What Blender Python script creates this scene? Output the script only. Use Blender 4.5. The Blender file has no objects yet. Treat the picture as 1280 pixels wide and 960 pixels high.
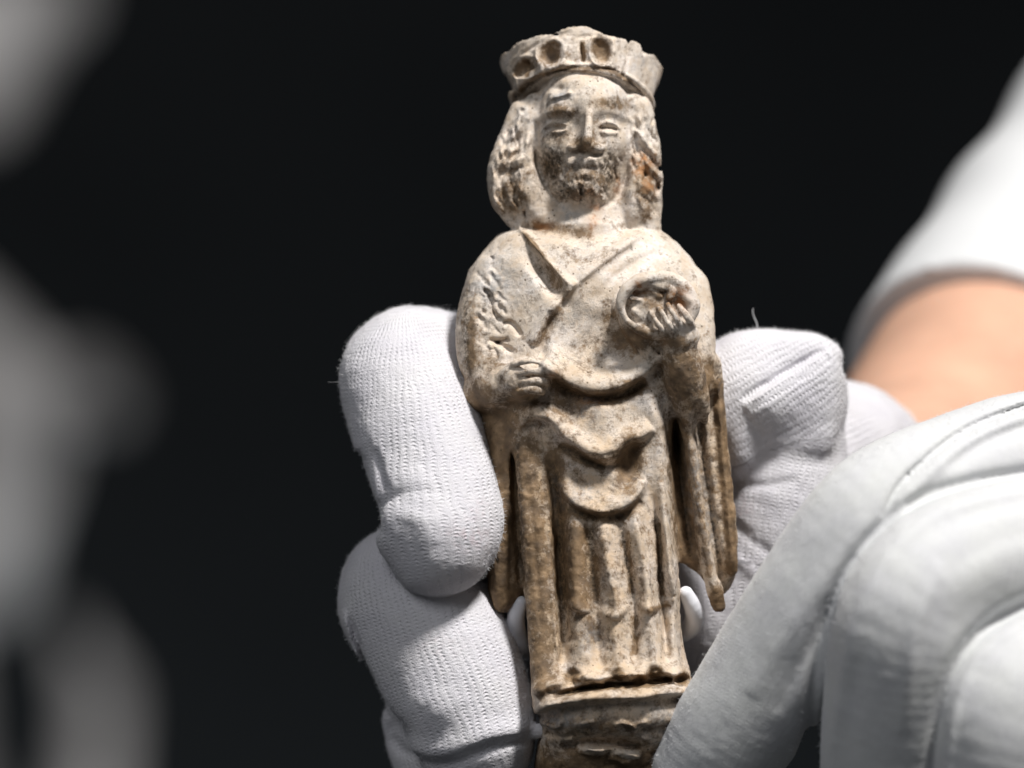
import bpy, math, random
import numpy as np
from mathutils import Vector

# ------------------------------------------------------------------ camera, world, lamps
S = 0.000125                      # metres per photo pixel at the figurine (figurine about 12 cm tall)
DIST = 8000                       # camera distance in the same pixel units (1 m)
CAMZ = 1.2
scene = bpy.context.scene
col = scene.collection
cam = bpy.data.cameras.new('camera')
cam.sensor_width = 36.0
cam.lens = 36.0 * DIST / 1280.0
cam.clip_start = 0.05
cam.clip_end = 60
cam.dof.use_dof = True
cam.dof.focus_distance = (DIST - 85) * S
cam.dof.aperture_fstop = cam.lens / 26.0
camo = bpy.data.objects.new('camera', cam)
col.objects.link(camo)
camo.location = (0, -DIST * S, CAMZ)
camo.rotation_euler = (math.pi / 2, 0, 0)
scene.camera = camo

world = bpy.data.worlds.new('World')
scene.world = world
world.use_nodes = True
world.node_tree.nodes['Background'].inputs[0].default_value = (0.9, 0.95, 1.0, 1)
world.node_tree.nodes['Background'].inputs[1].default_value = 0.04

def area_lamp(name, loc, target, size, power, colour):
    l = bpy.data.lights.new(name, 'AREA')
    l.shape = 'DISK'; l.size = size; l.energy = power; l.color = colour
    o = bpy.data.objects.new(name, l)
    col.objects.link(o)
    o.location = loc
    o.rotation_euler = (Vector(target) - Vector(loc)).to_track_quat('-Z', 'Y').to_euler()
    return o
area_lamp('key_lamp', (0.40, -0.48, CAMZ + 1.03), (0.01, 0, CAMZ), 0.20, 22.0, (1.0, 0.97, 0.935))
area_lamp('fill_lamp', (-0.45, -0.95, CAMZ + 0.75), (0, 0, CAMZ), 0.6, 3.7, (0.95, 0.965, 1.0))

scene.view_settings.view_transform = 'Standard'
scene.view_settings.look = 'None'
scene.view_settings.exposure = 0.14
scene.view_settings.gamma = 1.0

# ------------------------------------------------------------------ small helpers
rng = np.random.default_rng(7)
random.seed(7)
F32 = np.float32

def spline(pts, step=6.0):
    """Catmull-Rom through rows of any width; the first two columns set the spacing."""
    p = np.asarray(pts, float)
    if len(p) < 3:
        n = max(2, int(np.hypot(*(p[1] - p[0])[:2]) / step) + 1)
        t = np.linspace(0, 1, n)[:, None]
        return p[0] * (1 - t) + p[1] * t
    q = np.vstack([2 * p[0] - p[1], p, 2 * p[-1] - p[-2]])
    out = []
    for i in range(1, len(q) - 2):
        a, b, c, d = q[i - 1], q[i], q[i + 1], q[i + 2]
        n = max(2, int(np.linalg.norm((c - b)[:3]) / step) + 1)
        for t in np.linspace(0, 1, n, endpoint=False):
            out.append(0.5 * (2 * b + (c - a) * t + (2 * a - 5 * b + 4 * c - d) * t * t + (3 * b - a - 3 * c + d) * t ** 3))
    out.append(q[-2])
    return np.array(out)

LAT = {}
def vnoise(p, scale, seed=0):
    """value noise on points (n,3), cell size = scale, range -1..1"""
    if seed not in LAT:
        LAT[seed] = np.random.default_rng(100 + seed).uniform(-1, 1, (32, 32, 32)).astype(F32)
    L = LAT[seed]
    q = p / scale
    i = np.floor(q).astype(int)
    f = q - i
    f = f * f * (3 - 2 * f)
    i &= 31; j = (i + 1) & 31
    def g(a, b, c): return L[a, b, c]
    x0, y0, z0 = i.T; x1, y1, z1 = j.T
    fx, fy, fz = f.T
    a = g(x0, y0, z0) * (1 - fx) + g(x1, y0, z0) * fx
    b = g(x0, y1, z0) * (1 - fx) + g(x1, y1, z0) * fx
    c = g(x0, y0, z1) * (1 - fx) + g(x1, y0, z1) * fx
    d = g(x0, y1, z1) * (1 - fx) + g(x1, y1, z1) * fx
    return (a * (1 - fy) + b * fy) * (1 - fz) + (c * (1 - fy) + d * fy) * fz

class Canvas:
    """a front-view map (height or pigment) that brushes are laid onto, in photo pixel units"""
    def __init__(s, x0, x1, y0, y1, res=1.0):
        s.x0, s.y0, s.res = x0, y0, res
        s.a = np.zeros((int((x1 - x0) / res) + 1, int((y1 - y0) / res) + 1), F32)
    def _win(s, xa, xb, ya, yb):
        i0 = max(0, int((xa - s.x0) / s.res)); i1 = min(s.a.shape[0], int((xb - s.x0) / s.res) + 2)
        j0 = max(0, int((ya - s.y0) / s.res)); j1 = min(s.a.shape[1], int((yb - s.y0) / s.res) + 2)
        if i1 <= i0 or j1 <= j0: return None
        X = (s.x0 + np.arange(i0, i1) * s.res)[:, None]
        Y = (s.y0 + np.arange(j0, j1) * s.res)[None, :]
        return slice(i0, i1), slice(j0, j1), X, Y
    def dab(s, cx, cy, rx, ry, amp, rot=0.0, hard=1.0, mode='add'):
        r = max(rx, ry) * 2.2
        w = s._win(cx - r, cx + r, cy - r, cy + r)
        if w is None: return
        si, sj, X, Y = w
        c, n = math.cos(math.radians(rot)), math.sin(math.radians(rot))
        u = ((X - cx) * c + (Y - cy) * n) / rx
        v = (-(X - cx) * n + (Y - cy) * c) / ry
        q = (u * u + v * v) ** hard
        g = amp * np.exp(-q * 0.9)
        s.put(si, sj, g, mode)
    def put(s, si, sj, g, mode):
        if mode == 'add': s.a[si, sj] += g
        else: s.a[si, sj] = np.maximum(s.a[si, sj], g)
    def line(s, pts, wl, wr=None, amp=1.0, taper=0.12, hard=1.0, mode='add'):
        """brush along a curve; wl / wr: widths left and right of its direction seen on the picture (y down);
        a point may carry a third value that scales the amplitude"""
        wr = wl if wr is None else wr
        p = np.asarray([tuple(q) + ((1.0,) if len(q) == 2 else ()) for q in pts], float)
        p = spline(p, 4.0)
        m = 2.3 * max(wl, wr)
        w = s._win(p[:, 0].min() - m, p[:, 0].max() + m, p[:, 1].min() - m, p[:, 1].max() + m)
        if w is None: return
        si, sj, X, Y = w
        best = np.full((X.shape[0], Y.shape[1]), 1e9)
        sd = np.zeros_like(best); tt = np.zeros_like(best); am = np.ones_like(best)
        n = len(p) - 1
        for i in range(n):
            a, b = p[i], p[i + 1]
            dx, dy = b[0] - a[0], b[1] - a[1]
            L2 = dx * dx + dy * dy + 1e-9
            t = np.clip(((X - a[0]) * dx + (Y - a[1]) * dy) / L2, 0, 1)
            ex, ey = X - a[0] - t * dx, Y - a[1] - t * dy
            d2 = ex * ex + ey * ey
            k = d2 < best
            best = np.where(k, d2, best)
            sd = np.where(k, dx * ey - dy * ex, sd)       # >0: right-hand side on the picture
            tt = np.where(k, (i + t) / n, tt)
            am = np.where(k, a[2] + (b[2] - a[2]) * t, am)
        d = np.sqrt(best)
        wd = np.where(sd > 0, wr, wl)
        g = amp * am * np.exp(-((d / wd) ** 2) ** hard * 0.9)
        if taper > 0:
            g = g * np.clip(np.minimum(tt, 1 - tt) / taper, 0.0, 1) ** 0.5
        s.put(si, sj, g, mode)
    def at(s, X, Y):
        i = np.clip((X - s.x0) / s.res, 0, s.a.shape[0] - 1.001)
        j = np.clip((Y - s.y0) / s.res, 0, s.a.shape[1] - 1.001)
        i0 = i.astype(int); j0 = j.astype(int); fi = i - i0; fj = j - j0
        A = s.a
        return (A[i0, j0] * (1 - fi) + A[i0 + 1, j0] * fi) * (1 - fj) + (A[i0, j0 + 1] * (1 - fi) + A[i0 + 1, j0 + 1] * fi) * fj

class Field:
    """signed distance grid; axes: px (right), y (away from the camera), py (down), all in photo pixels"""
    def __init__(s, x0, x1, y0, y1, z0, z1, h):
        s.o = np.array([x0, y0, z0], float); s.h = h
        s.n = [int((b - a) / h) + 1 for a, b in ((x0, x1), (y0, y1), (z0, z1))]
        s.D = np.full(s.n, 40, F32)
        s.L = np.zeros(s.n, np.int8)
    def win(s, lo, hi):
        sl, ax = [], []
        for k in range(3):
            a = max(0, int((lo[k] - s.o[k]) / s.h)); b = min(s.n[k], int((hi[k] - s.o[k]) / s.h) + 2)
            if b <= a: return None
            sl.append(slice(a, b))
            sh = [1, 1, 1]; sh[k] = b - a
            ax.append((s.o[k] + np.arange(a, b) * s.h).astype(F32).reshape(sh))
        return tuple(sl), ax
    def merge(s, sl, d, k, lab, cut=False):
        D = s.D[sl]
        if cut:
            d = -d
            h = np.clip(0.5 - 0.5 * (D - d) / k, 0, 1)
            s.D[sl] = (D * (1 - h) + d * h + k * h * (1 - h)).astype(F32)
            return
        if lab is not None:
            s.L[sl] = np.where(d < D, np.int8(lab), s.L[sl])
        h = np.clip(0.5 + 0.5 * (D - d) / k, 0, 1)
        s.D[sl] = (D * (1 - h) + d * h - k * h * (1 - h)).astype(F32)
    def chain(s, pts, k=6.0, lab=None, flat=1.0, cut=False, step=14.0):
        """tapering tube through (px, py, y, r); flat < 1 thins it towards the camera axis"""
        p = spline([(a, b, c, r) for a, b, c, r in pts], step) if len(pts) > 1 else np.asarray(pts * 2, float)
        m = p[:, 3].max() + k + 10
        w = s.win((p[:, 0].min() - m, p[:, 2].min() - m, p[:, 1].min() - m), (p[:, 0].max() + m, p[:, 2].max() + m, p[:, 1].max() + m))
        if w is None: return
        sl, (X, Y, Z) = w
        best = None
        for i in range(len(p) - 1):
            a, b = p[i].astype(F32), p[i + 1].astype(F32)
            ex, ez, ey = b[0] - a[0], b[1] - a[1], (b[2] - a[2]) / F32(flat)
            L2 = ex * ex + ey * ey + ez * ez + F32(1e-6)
            px, pz, py = X - a[0], Z - a[1], (Y - a[2]) / F32(flat)
            t = np.clip((px * ex + py * ey + pz * ez) / L2, 0, 1)
            d = np.sqrt((px - t * ex) ** 2 + (py - t * ey) ** 2 + (pz - t * ez) ** 2) - (a[3] + (b[3] - a[3]) * t)
            best = d if best is None else np.minimum(best, d)
        if flat < 1: best = best * F32(0.5 + 0.5 * flat)
        s.merge(sl, best, F32(k), lab, cut)
    def ball(s, cx, cz, cy, rx, rz, ry, k=6.0, lab=None, rot=0.0, cut=False, power=2.0):
        r = max(rx, rz) + k + 8
        w = s.win((cx - r, cy - ry - k - 8, cz - r), (cx + r, cy + ry + k + 8, cz + r))
        if w is None: return
        sl, (X, Y, Z) = w
        c, n = math.cos(math.radians(rot)), math.sin(math.radians(rot))
        U = ((X - cx) * c + (Z - cz) * n); V = (-(X - cx) * n + (Z - cz) * c); W = Y - cy
        e = (np.abs(U / rx) ** power + np.abs(V / rz) ** power + np.abs(W / ry) ** power) ** (1 / power)
        if power == 2.0:
            g = np.sqrt((U / rx ** 2) ** 2 + (V / rz ** 2) ** 2 + (W / ry ** 2) ** 2) + 1e-6
            d = e * (e - 1) / g
        else:
            d = (e - 1) * min(rx, rz, ry)
        s.merge(sl, d.astype(F32), F32(k), lab, cut)
    def loft(s, rows, k=6.0, lab=None, power=2.3):
        """stack of rounded cross-sections: rows of (py, left, right, y_centre, half_depth)"""
        r = np.asarray(rows, float)
        w = s.win((r[:, 1].min() - 20, (r[:, 3] - r[:, 4]).min() - 20, r[0, 0] - 20), (r[:, 2].max() + 20, (r[:, 3] + r[:, 4]).max() + 20, r[-1, 0] + 20))
        sl, (X, Y, Z) = w
        z = Z.ravel()
        rs = spline(r[:, [0, 1, 2, 3, 4]], 5.0)
        o = np.argsort(rs[:, 0]); rs = rs[o]
        f = lambda c: np.interp(z, rs[:, 0], rs[:, c]).reshape(Z.shape).astype(F32)
        l, rr, yc, dd = f(1), f(2), f(3), f(4)
        cx = (l + rr) / 2; hw = (rr - l) / 2
        e = (np.abs((X - cx) / hw) ** power + np.abs((Y - yc) / dd) ** power) ** (1 / power)
        d = (e - 1) * np.minimum(hw, dd) * 0.9
        end = np.maximum(r[0, 0] - Z, Z - r[-1, 0])
        d = np.maximum(d, end)
        s.merge(sl, d.astype(F32), F32(k), lab)
    def front(s):
        neg = s.D < 0
        any_ = neg.any(axis=1)
        idx = neg.argmax(axis=1)
        return np.where(any_, s.o[1] + idx * s.h, 1e4).astype(F32)
    def front_at(s, F, px, py):
        i = int(round((px - s.o[0]) / s.h)); j = int(round((py - s.o[2]) / s.h))
        return float(F[min(max(i, 0), F.shape[0] - 1), min(max(j, 0), F.shape[1] - 1)])
    def relief(s, canvas, reach=26.0, fade=50.0):
        """push the front surface out (+) or in (-) by the canvas height"""
        Fm = s.front()
        X = (s.o[0] + np.arange(s.n[0]) * s.h)[:, None]
        Z = (s.o[2] + np.arange(s.n[2]) * s.h)[None, :]
        H = canvas.at(X + 0 * Z, Z + 0 * X).astype(F32)
        for j in range(s.n[1]):
            y = s.o[1] + j * s.h
            m = np.clip((fade - (y - Fm - reach)) / fade, 0, 1)
            m = np.where(Fm > 9e3, 0, m)
            s.D[:, j, :] -= H * m
    def mesh(s):
        D = s.D; neg = D < 0
        c = np.zeros([n - 1 for n in s.n], np.uint8)
        for a in (0, 1):
            for b in (0, 1):
                for e in (0, 1):
                    c += neg[a:a + c.shape[0], b:b + c.shape[1], e:e + c.shape[2]]
        act = (c > 0) & (c < 8)
        I = np.argwhere(act)
        vid = np.full(c.shape, -1, np.int32)
        vid[act] = np.arange(len(I), dtype=np.int32)
        cor = {}
        for a in (0, 1):
            for b in (0, 1):
                for e in (0, 1):
                    cor[a, b, e] = D[I[:, 0] + a, I[:, 1] + b, I[:, 2] + e]
        acc = np.zeros((len(I), 3)); cnt = np.zeros(len(I))
        for p in cor:
            for ax in range(3):
                if p[ax] == 0:
                    q = list(p); q[ax] = 1; q = tuple(q)
                    va, vb = cor[p], cor[q]
                    k = (va < 0) != (vb < 0)
                    t = np.where(k, va / np.where(k, va - vb, 1), 0)
                    pos = np.tile(np.array(p, float), (len(I), 1)); pos[:, ax] += t
                    acc += np.where(k[:, None], pos, 0); cnt += k
        V = (I + acc / cnt[:, None]) * s.h + s.o
        quads = []
        for ax in range(3):
            lo = [slice(None)] * 3; hi = [slice(None)] * 3
            lo[ax] = slice(0, -1); hi[ax] = slice(1, None)
            x = neg[tuple(lo)] != neg[tuple(hi)]
            E = np.argwhere(x)
            u, v = (ax + 1) % 3, (ax + 2) % 3
            ok = (E[:, u] > 0) & (E[:, v] > 0) & (E[:, u] < s.n[u] - 1) & (E[:, v] < s.n[v] - 1)
            E = E[ok]
            inside = neg[tuple(E.T)]
            def cell(du, dv):
                q = E.copy(); q[:, u] += du; q[:, v] += dv
                return vid[tuple(q.T)]
            Q = np.stack([cell(-1, -1), cell(0, -1), cell(0, 0), cell(-1, 0)], 1)
            Q[~inside] = Q[~inside][:, ::-1]
            quads.append(Q)
        Q = np.vstack(quads)
        lab = s.L[tuple(np.clip(np.round((V - s.o) / s.h).astype(int), 0, np.array(s.n) - 1).T)]
        return V, Q[:, ::-1], lab        # (the py axis points down, so the order is turned round)

def to_world(V):
    """(px, y, py) -> metres, with pixels read at the figurine's plane"""
    return np.stack([(V[:, 0] - 640) * S, V[:, 1] * S, CAMZ + (480 - V[:, 2]) * S], 1)

def vert_normals(V, Q):
    n = np.cross(V[Q[:, 2]] - V[Q[:, 0]], V[Q[:, 3]] - V[Q[:, 1]])
    out = np.zeros_like(V)
    for k in range(4):
        for c in range(3):
            out[:, c] += np.bincount(Q[:, k], n[:, c], len(V))
    return out / (np.linalg.norm(out, axis=1, keepdims=True) + 1e-12)

def make_mesh(name, V, F, mat, normals=None, attrs=None):
    me = bpy.data.meshes.new(name)
    F = np.asarray(F, np.int32)
    k = F.shape[1]
    me.vertices.add(len(V)); me.vertices.foreach_set('co', np.asarray(V, F32).ravel())
    me.loops.add(F.size); me.loops.foreach_set('vertex_index', F.ravel())
    me.polygons.add(len(F)); me.polygons.foreach_set('loop_start', np.arange(0, F.size, k, dtype=np.int32))
    me.update(calc_edges=True)
    me.polygons.foreach_set('use_smooth', np.ones(len(F), bool))
    if attrs:
        for an, av in attrs.items():
            if av.ndim == 1:
                a = me.attributes.new(an, 'FLOAT', 'POINT'); a.data.foreach_set('value', av.astype(F32))
            else:
                a = me.attributes.new(an, 'FLOAT_VECTOR', 'POINT'); a.data.foreach_set('vector', av.astype(F32).ravel())
    if normals is not None:
        me.normals_split_custom_set_from_vertices(np.asarray(normals, F32).tolist())
    me.materials.append(mat)
    return me

def link(name, data, parent=None, loc=None):
    o = bpy.data.objects.new(name, data)
    col.objects.link(o)
    if loc is not None: o.location = loc
    if parent is not None: o.parent = parent
    return o

def tag(o, label=None, cat=None, group=None, kind=None):
    for k, v in (('label', label), ('category', cat), ('group', group), ('kind', kind)):
        if v: o[k] = v
    return o

def empty(name, loc):
    o = link(name, None, loc=loc)
    o.empty_display_size = 0.02
    return o

def split_parts(V, Q, lab, names, mat, parent, base, attrs):
    """one mesh per label, sharing the shading normals of the whole carving"""
    N = vert_normals(V, Q)
    ql = np.median(lab[Q], axis=1).astype(int)
    for L in sorted(names):                       # small loose patches of a label go to the part around them
        f_ = np.flatnonzero(ql == L)
        if len(f_) == 0 or (names[L] not in ('hand', 'orb') and len(f_) > 6000): continue
        comp = np.arange(len(V)); q = Q[f_]
        for it in range(600):
            m_ = comp[q].min(1); old = comp.copy()
            for k in range(4): np.minimum.at(comp, q[:, k], m_)
            if (old == comp).all(): break
        c = comp[q[:, 0]]; u, n_ = np.unique(c, return_counts=True)
        keep = u[n_.argmax()]
        for cc in u:
            if cc == keep: continue
            vs = np.unique(q[c == cc]); mark = np.zeros(len(V), bool); mark[vs] = True
            nb = ql[mark[Q].any(1)]; nb = nb[nb != L]
            if len(nb): ql[f_[c == cc]] = np.bincount(nb).argmax()
    known = np.array(sorted(names))
    out = {}
    for L in known:
        q = Q[ql == L]
        if len(q) == 0: continue
        u, inv = np.unique(q.ravel(), return_inverse=True)
        me = make_mesh(names[L], V[u] - base, inv.reshape(q.shape), mat, N[u], {k: a[u] for k, a in attrs.items()})
        out[L] = link(names[L], me, parent)
    return out

# ------------------------------------------------------------------ node helpers
class NT:
    def __init__(s, name):
        s.m = bpy.data.materials.new(name); s.m.use_nodes = True
        s.t = s.m.node_tree; s.b = s.t.nodes['Principled BSDF']
    def n(s, kind, **kw):
        x = s.t.nodes.new(kind)
        for k, v in kw.items():
            if k.startswith('i_'): x.inputs[int(k[2:])].default_value = v
            else: setattr(x, k, v)
        return x
    def l(s, a, b): s.t.links.new(a, b)
    def math(s, op, a, b=None, clamp=False):
        x = s.n('ShaderNodeMath', operation=op, use_clamp=clamp)
        for i, v in enumerate((a, b)):
            if v is None: continue
            if isinstance(v, (int, float)): x.inputs[i].default_value = v
            else: s.l(v, x.inputs[i])
        return x.outputs[0]
    def noise(s, vec, scale, detail=4, rough=0.6, w=0):
        x = s.n('ShaderNodeTexNoise'); x.inputs['Scale'].default_value = scale
        x.inputs['Detail'].default_value = detail; x.inputs['Roughness'].default_value = rough
        s.l(vec, x.inputs['Vector'])
        return x.outputs['Fac']
    def ramp(s, fac, stops):
        x = s.n('ShaderNodeValToRGB'); e = x.color_ramp.elements
        while len(e) < len(stops): e.new(0.5)
        for el, (p, c) in zip(e, stops):
            el.position = p; el.color = c if len(c) == 4 else tuple(c) + (1,)
        s.l(fac, x.inputs[0]); return x.outputs[0]
    def mix(s, fac, a, b, mode='MIX'):
        x = s.n('ShaderNodeMix', data_type='RGBA', blend_type=mode)
        for i, v in ((0, fac), (6, a), (7, b)):
            if isinstance(v, (int, float)): x.inputs[i].default_value = v
            elif isinstance(v, tuple): x.inputs[i].default_value = v + (1,)
            else: s.l(v, x.inputs[i])
        return x.outputs[2]
    def attr(s, name):
        return s.n('ShaderNodeAttribute', attribute_name=name)

def plaster_material():
    m = NT('worn_painted_clay')
    P = m.n('ShaderNodeTexCoord').outputs['Object']
    big = m.noise(P, 190, 5, 0.6)
    mid = m.noise(P, 700, 5, 0.65)
    fine = m.noise(P, 2600, 4, 0.7)
    base = m.ramp(big, [(0.3, (0.58, 0.495, 0.41)), (0.48, (0.70, 0.635, 0.565)), (0.64, (0.77, 0.725, 0.69))])
    base = m.mix(m.ramp(mid, [(0.32, (0.55, 0.55, 0.55)), (0.55, (0, 0, 0))]), base, (0.50, 0.37, 0.24))
    wm = m.math('MULTIPLY', m.attr('warm').outputs['Fac'], m.ramp(m.noise(P, 330, 4, 0.6), [(0.34, (0.25, 0.25, 0.25)), (0.62, (1, 1, 1))]))
    base = m.mix(wm, base, (0.56, 0.385, 0.215))
    # ochre and brown remains with a little painted shade, broken up by noise
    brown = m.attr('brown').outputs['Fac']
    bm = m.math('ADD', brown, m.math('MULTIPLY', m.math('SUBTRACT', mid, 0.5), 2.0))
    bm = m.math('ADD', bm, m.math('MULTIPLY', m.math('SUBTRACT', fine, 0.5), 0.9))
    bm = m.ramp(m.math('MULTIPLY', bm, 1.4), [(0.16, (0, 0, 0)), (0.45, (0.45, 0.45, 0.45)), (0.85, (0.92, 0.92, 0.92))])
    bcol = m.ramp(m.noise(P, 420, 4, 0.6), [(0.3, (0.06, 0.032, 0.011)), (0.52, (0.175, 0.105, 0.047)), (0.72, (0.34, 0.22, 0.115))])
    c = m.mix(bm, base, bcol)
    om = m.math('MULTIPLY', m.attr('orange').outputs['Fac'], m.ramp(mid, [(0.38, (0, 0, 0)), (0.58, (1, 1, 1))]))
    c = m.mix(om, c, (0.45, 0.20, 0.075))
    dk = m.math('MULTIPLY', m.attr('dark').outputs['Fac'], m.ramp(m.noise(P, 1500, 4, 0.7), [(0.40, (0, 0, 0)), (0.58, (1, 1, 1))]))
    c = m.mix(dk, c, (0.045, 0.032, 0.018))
    gr = m.math('MULTIPLY', m.attr('grey').outputs['Fac'], m.ramp(m.noise(P, 900, 4, 0.7), [(0.4, (0, 0, 0)), (0.62, (1, 1, 1))]))
    c = m.mix(gr, c, (0.30, 0.31, 0.32))
    # scattered specks
    vor = m.n('ShaderNodeTexVoronoi'); vor.inputs['Scale'].default_value = 850
    m.l(P, vor.inputs['Vector'])
    sp = m.math('LESS_THAN', vor.outputs['Distance'], 0.14)
    sp = m.math('MULTIPLY', sp, m.math('GREATER_THAN', m.noise(P, 330, 2), 0.52))
    c = m.mix(m.math('MULTIPLY', sp, 0.75), c, (0.09, 0.06, 0.03))
    m.l(c, m.b.inputs['Base Color'])
    m.b.inputs['Roughness'].default_value = 0.62
    m.b.inputs['Specular IOR Level'].default_value = 0.35
    h = m.math('ADD', m.math('MULTIPLY', fine, 0.8), m.math('MULTIPLY', m.noise(P, 6500, 3), 0.5))
    h = m.math('SUBTRACT', h, m.math('MULTIPLY', sp, 0.8))
    bp = m.n('ShaderNodeBump'); bp.inputs['Strength'].default_value = 0.55; bp.inputs['Distance'].default_value = 0.0003
    m.l(h, bp.inputs['Height']); m.l(bp.outputs[0], m.b.inputs['Normal'])
    return m.m

def knit_material(name, period, depth, colour, fuzz=0.5):
    m = NT(name)
    uv = m.n('ShaderNodeSeparateXYZ')
    m.l(m.attr('knit').outputs['Vector'], uv.inputs[0])
    P = m.n('ShaderNodeTexCoord').outputs['Object']
    wob = m.math('MULTIPLY', m.math('SUBTRACT', m.noise(P, 300, 3), 0.5), 1.6)
    u = m.math('ADD', m.math('DIVIDE', uv.outputs[0], period * 0.85), wob)     # along the finger
    v = m.math('ADD', m.math('DIVIDE', uv.outputs[1], period), wob)            # round the finger
    tri = m.math('ABSOLUTE', m.math('SUBTRACT', m.math('MULTIPLY', m.math('FRACT', v), 2), 1))   # V of each stitch
    row = m.math('ADD', m.math('MULTIPLY', m.math('SINE', m.math('MULTIPLY', m.math('ADD', u, m.math('MULTIPLY', tri, 0.4)), 2 * math.pi)), 0.5), 0.5)
    pits = m.math('MULTIPLY', m.math('POWER', tri, 2.0), row)
    h = m.math('ADD', m.math('MULTIPLY', pits, -1.5), m.math('MULTIPLY', tri, -0.35))
    h = m.math('MULTIPLY', h, m.math('MULTIPLY', m.math('SUBTRACT', m.noise(P, 200, 3), 0.22), 2.0, True))
    yarn = m.noise(P, 5200, 3, 0.7)
    h2 = m.math('ADD', h, m.math('MULTIPLY', yarn, 1.0 + fuzz))
    bp = m.n('ShaderNodeBump'); bp.inputs['Strength'].default_value = depth; bp.inputs['Distance'].default_value = 0.00022
    m.l(h2, bp.inputs['Height']); m.l(bp.outputs[0], m.b.inputs['Normal'])
    c = m.mix(m.ramp(m.noise(P, 120, 4), [(0.35, (1, 1, 1)), (0.7, (0, 0, 0))]), colour, tuple(x * y for x, y in zip(colour, (0.93, 0.925, 0.96))))
    pink = m.attr('pink').outputs['Fac']
    c = m.mix(m.math('MULTIPLY', pink, m.ramp(m.noise(P, 900, 3), [(0.4, (0, 0, 0)), (0.7, (1, 1, 1))])), c, (0.62, 0.42, 0.45))
    m.l(c, m.b.inputs['Base Color'])
    m.b.inputs['Roughness'].default_value = 0.95
    m.b.inputs['Specular IOR Level'].default_value = 0.1
    m.b.inputs['Sheen Weight'].default_value = 0.25
    m.b.inputs['Sheen Roughness'].default_value = 0.5
    return m.m

def plain_material(name, colour, rough, noise_scale=60, vary=0.15, bump=0.0, bump_scale=900, sss=0.0, spec=0.3, lo=0.3, hi=0.7):
    m = NT(name)
    P = m.n('ShaderNodeTexCoord').outputs['Object']
    f = m.noise(P, noise_scale, 5)
    c = m.ramp(f, [(lo, tuple(x * (1 - vary) for x in colour)), (hi, tuple(min(1, x * (1 + vary)) for x in colour))])
    m.l(c, m.b.inputs['Base Color'])
    m.b.inputs['Roughness'].default_value = rough
    m.b.inputs['Specular IOR Level'].default_value = spec
    if sss:
        m.b.inputs['Subsurface Weight'].default_value = sss
        m.b.inputs['Subsurface Radius'].default_value = (0.004, 0.0015, 0.0008)
    if bump:
        bp = m.n('ShaderNodeBump'); bp.inputs['Strength'].default_value = bump; bp.inputs['Distance'].default_value = 0.0003
        m.l(m.noise(P, bump_scale, 4), bp.inputs['Height']); m.l(bp.outputs[0], m.b.inputs['Normal'])
    return m.m

MAT_CLAY = plaster_material()
MAT_KNIT = knit_material('white_cotton_knit', 5.8, 0.9, (0.80, 0.788, 0.815))
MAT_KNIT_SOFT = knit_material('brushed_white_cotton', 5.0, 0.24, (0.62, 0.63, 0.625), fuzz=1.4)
MAT_FUZZ = plain_material('cotton_fibre', (0.82, 0.82, 0.84), 0.9, vary=0.02)
MAT_SKIN = plain_material('skin', (0.60, 0.355, 0.25), 0.6, 45, 0.16, sss=0.1)
MAT_SHIRT = plain_material('white_shirt_cotton', (0.62, 0.63, 0.64), 0.9, 20, 0.05)
MAT_CLIP = plain_material('white_plastic', (0.78, 0.79, 0.84), 0.3, 300, 0.03, spec=0.5)
MAT_STONE = plain_material('weathered_stone', (0.60, 0.515, 0.515), 0.85, 7.5, 0.9, lo=0.36, hi=0.56)
MAT_BACK = plain_material('black_cloth', (0.0138, 0.0146, 0.0156), 1.0, 3, 0.2, spec=0.0)

# ------------------------------------------------------------------ the backdrop
me = bpy.data.meshes.new('backdrop')
seg = 24
bv, bf = [], []
for i in range(seg + 1):                      # a hung cloth: gentle vertical waves
    x = -3.0 + 6.0 * i / seg
    y = 2.6 + 0.05 * math.sin(i * 1.7)
    bv += [(x, y, -0.6), (x, y + 0.02, 3.4)]
for i in range(seg):
    bf.append((2 * i, 2 * i + 2, 2 * i + 3, 2 * i + 1))
me.from_pydata(bv, [], bf)
me.materials.append(MAT_BACK)
tag(link('backdrop', me), kind='structure')
# a dim lamp low behind the hands gives the cloth its faint grey foot
area_lamp('backdrop_lamp', (-0.3, 1.9, 0.25), (-0.35, 2.6, 0.5), 0.3, 8.0, (0.85, 0.95, 1.0))

# ------------------------------------------------------------------ the figurine
HEAD, HAIR, CROWN, ROBE, FIST, ORBHAND, ORB, SLV_A, SLV_B, BASE = range(10)
PART = {HEAD: 'head', HAIR: 'hair', CROWN: 'crown', ROBE: 'robe', FIST: 'hand', ORBHAND: 'hand', ORB: 'orb',
        SLV_A: 'sleeve', SLV_B: 'sleeve', BASE: 'pedestal'}
def lean(py): return 0.12 * (480 - py)
f = Field(556, 938, -190, 170, 14, 992, 1.7)
rows = [(284, 655, 802, 52), (291, 626, 830, 60), (300, 615, 842, 68), (312, 605, 854, 75), (330, 592, 869, 82), (360, 581, 884, 88), (400, 576, 889, 90),
        (440, 581, 888, 92), (470, 586, 880, 92), (500, 606, 862, 90), (540, 634, 845, 88), (600, 646, 842, 84), (700, 654, 846, 80),
        (760, 658, 848, 78), (800, 661, 852, 78), (840, 664, 861, 82), (868, 666, 865, 86)]
f.loft([(a, l, r, lean(a), d) for a, l, r, d in rows], 4, ROBE, 2.35)
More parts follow.
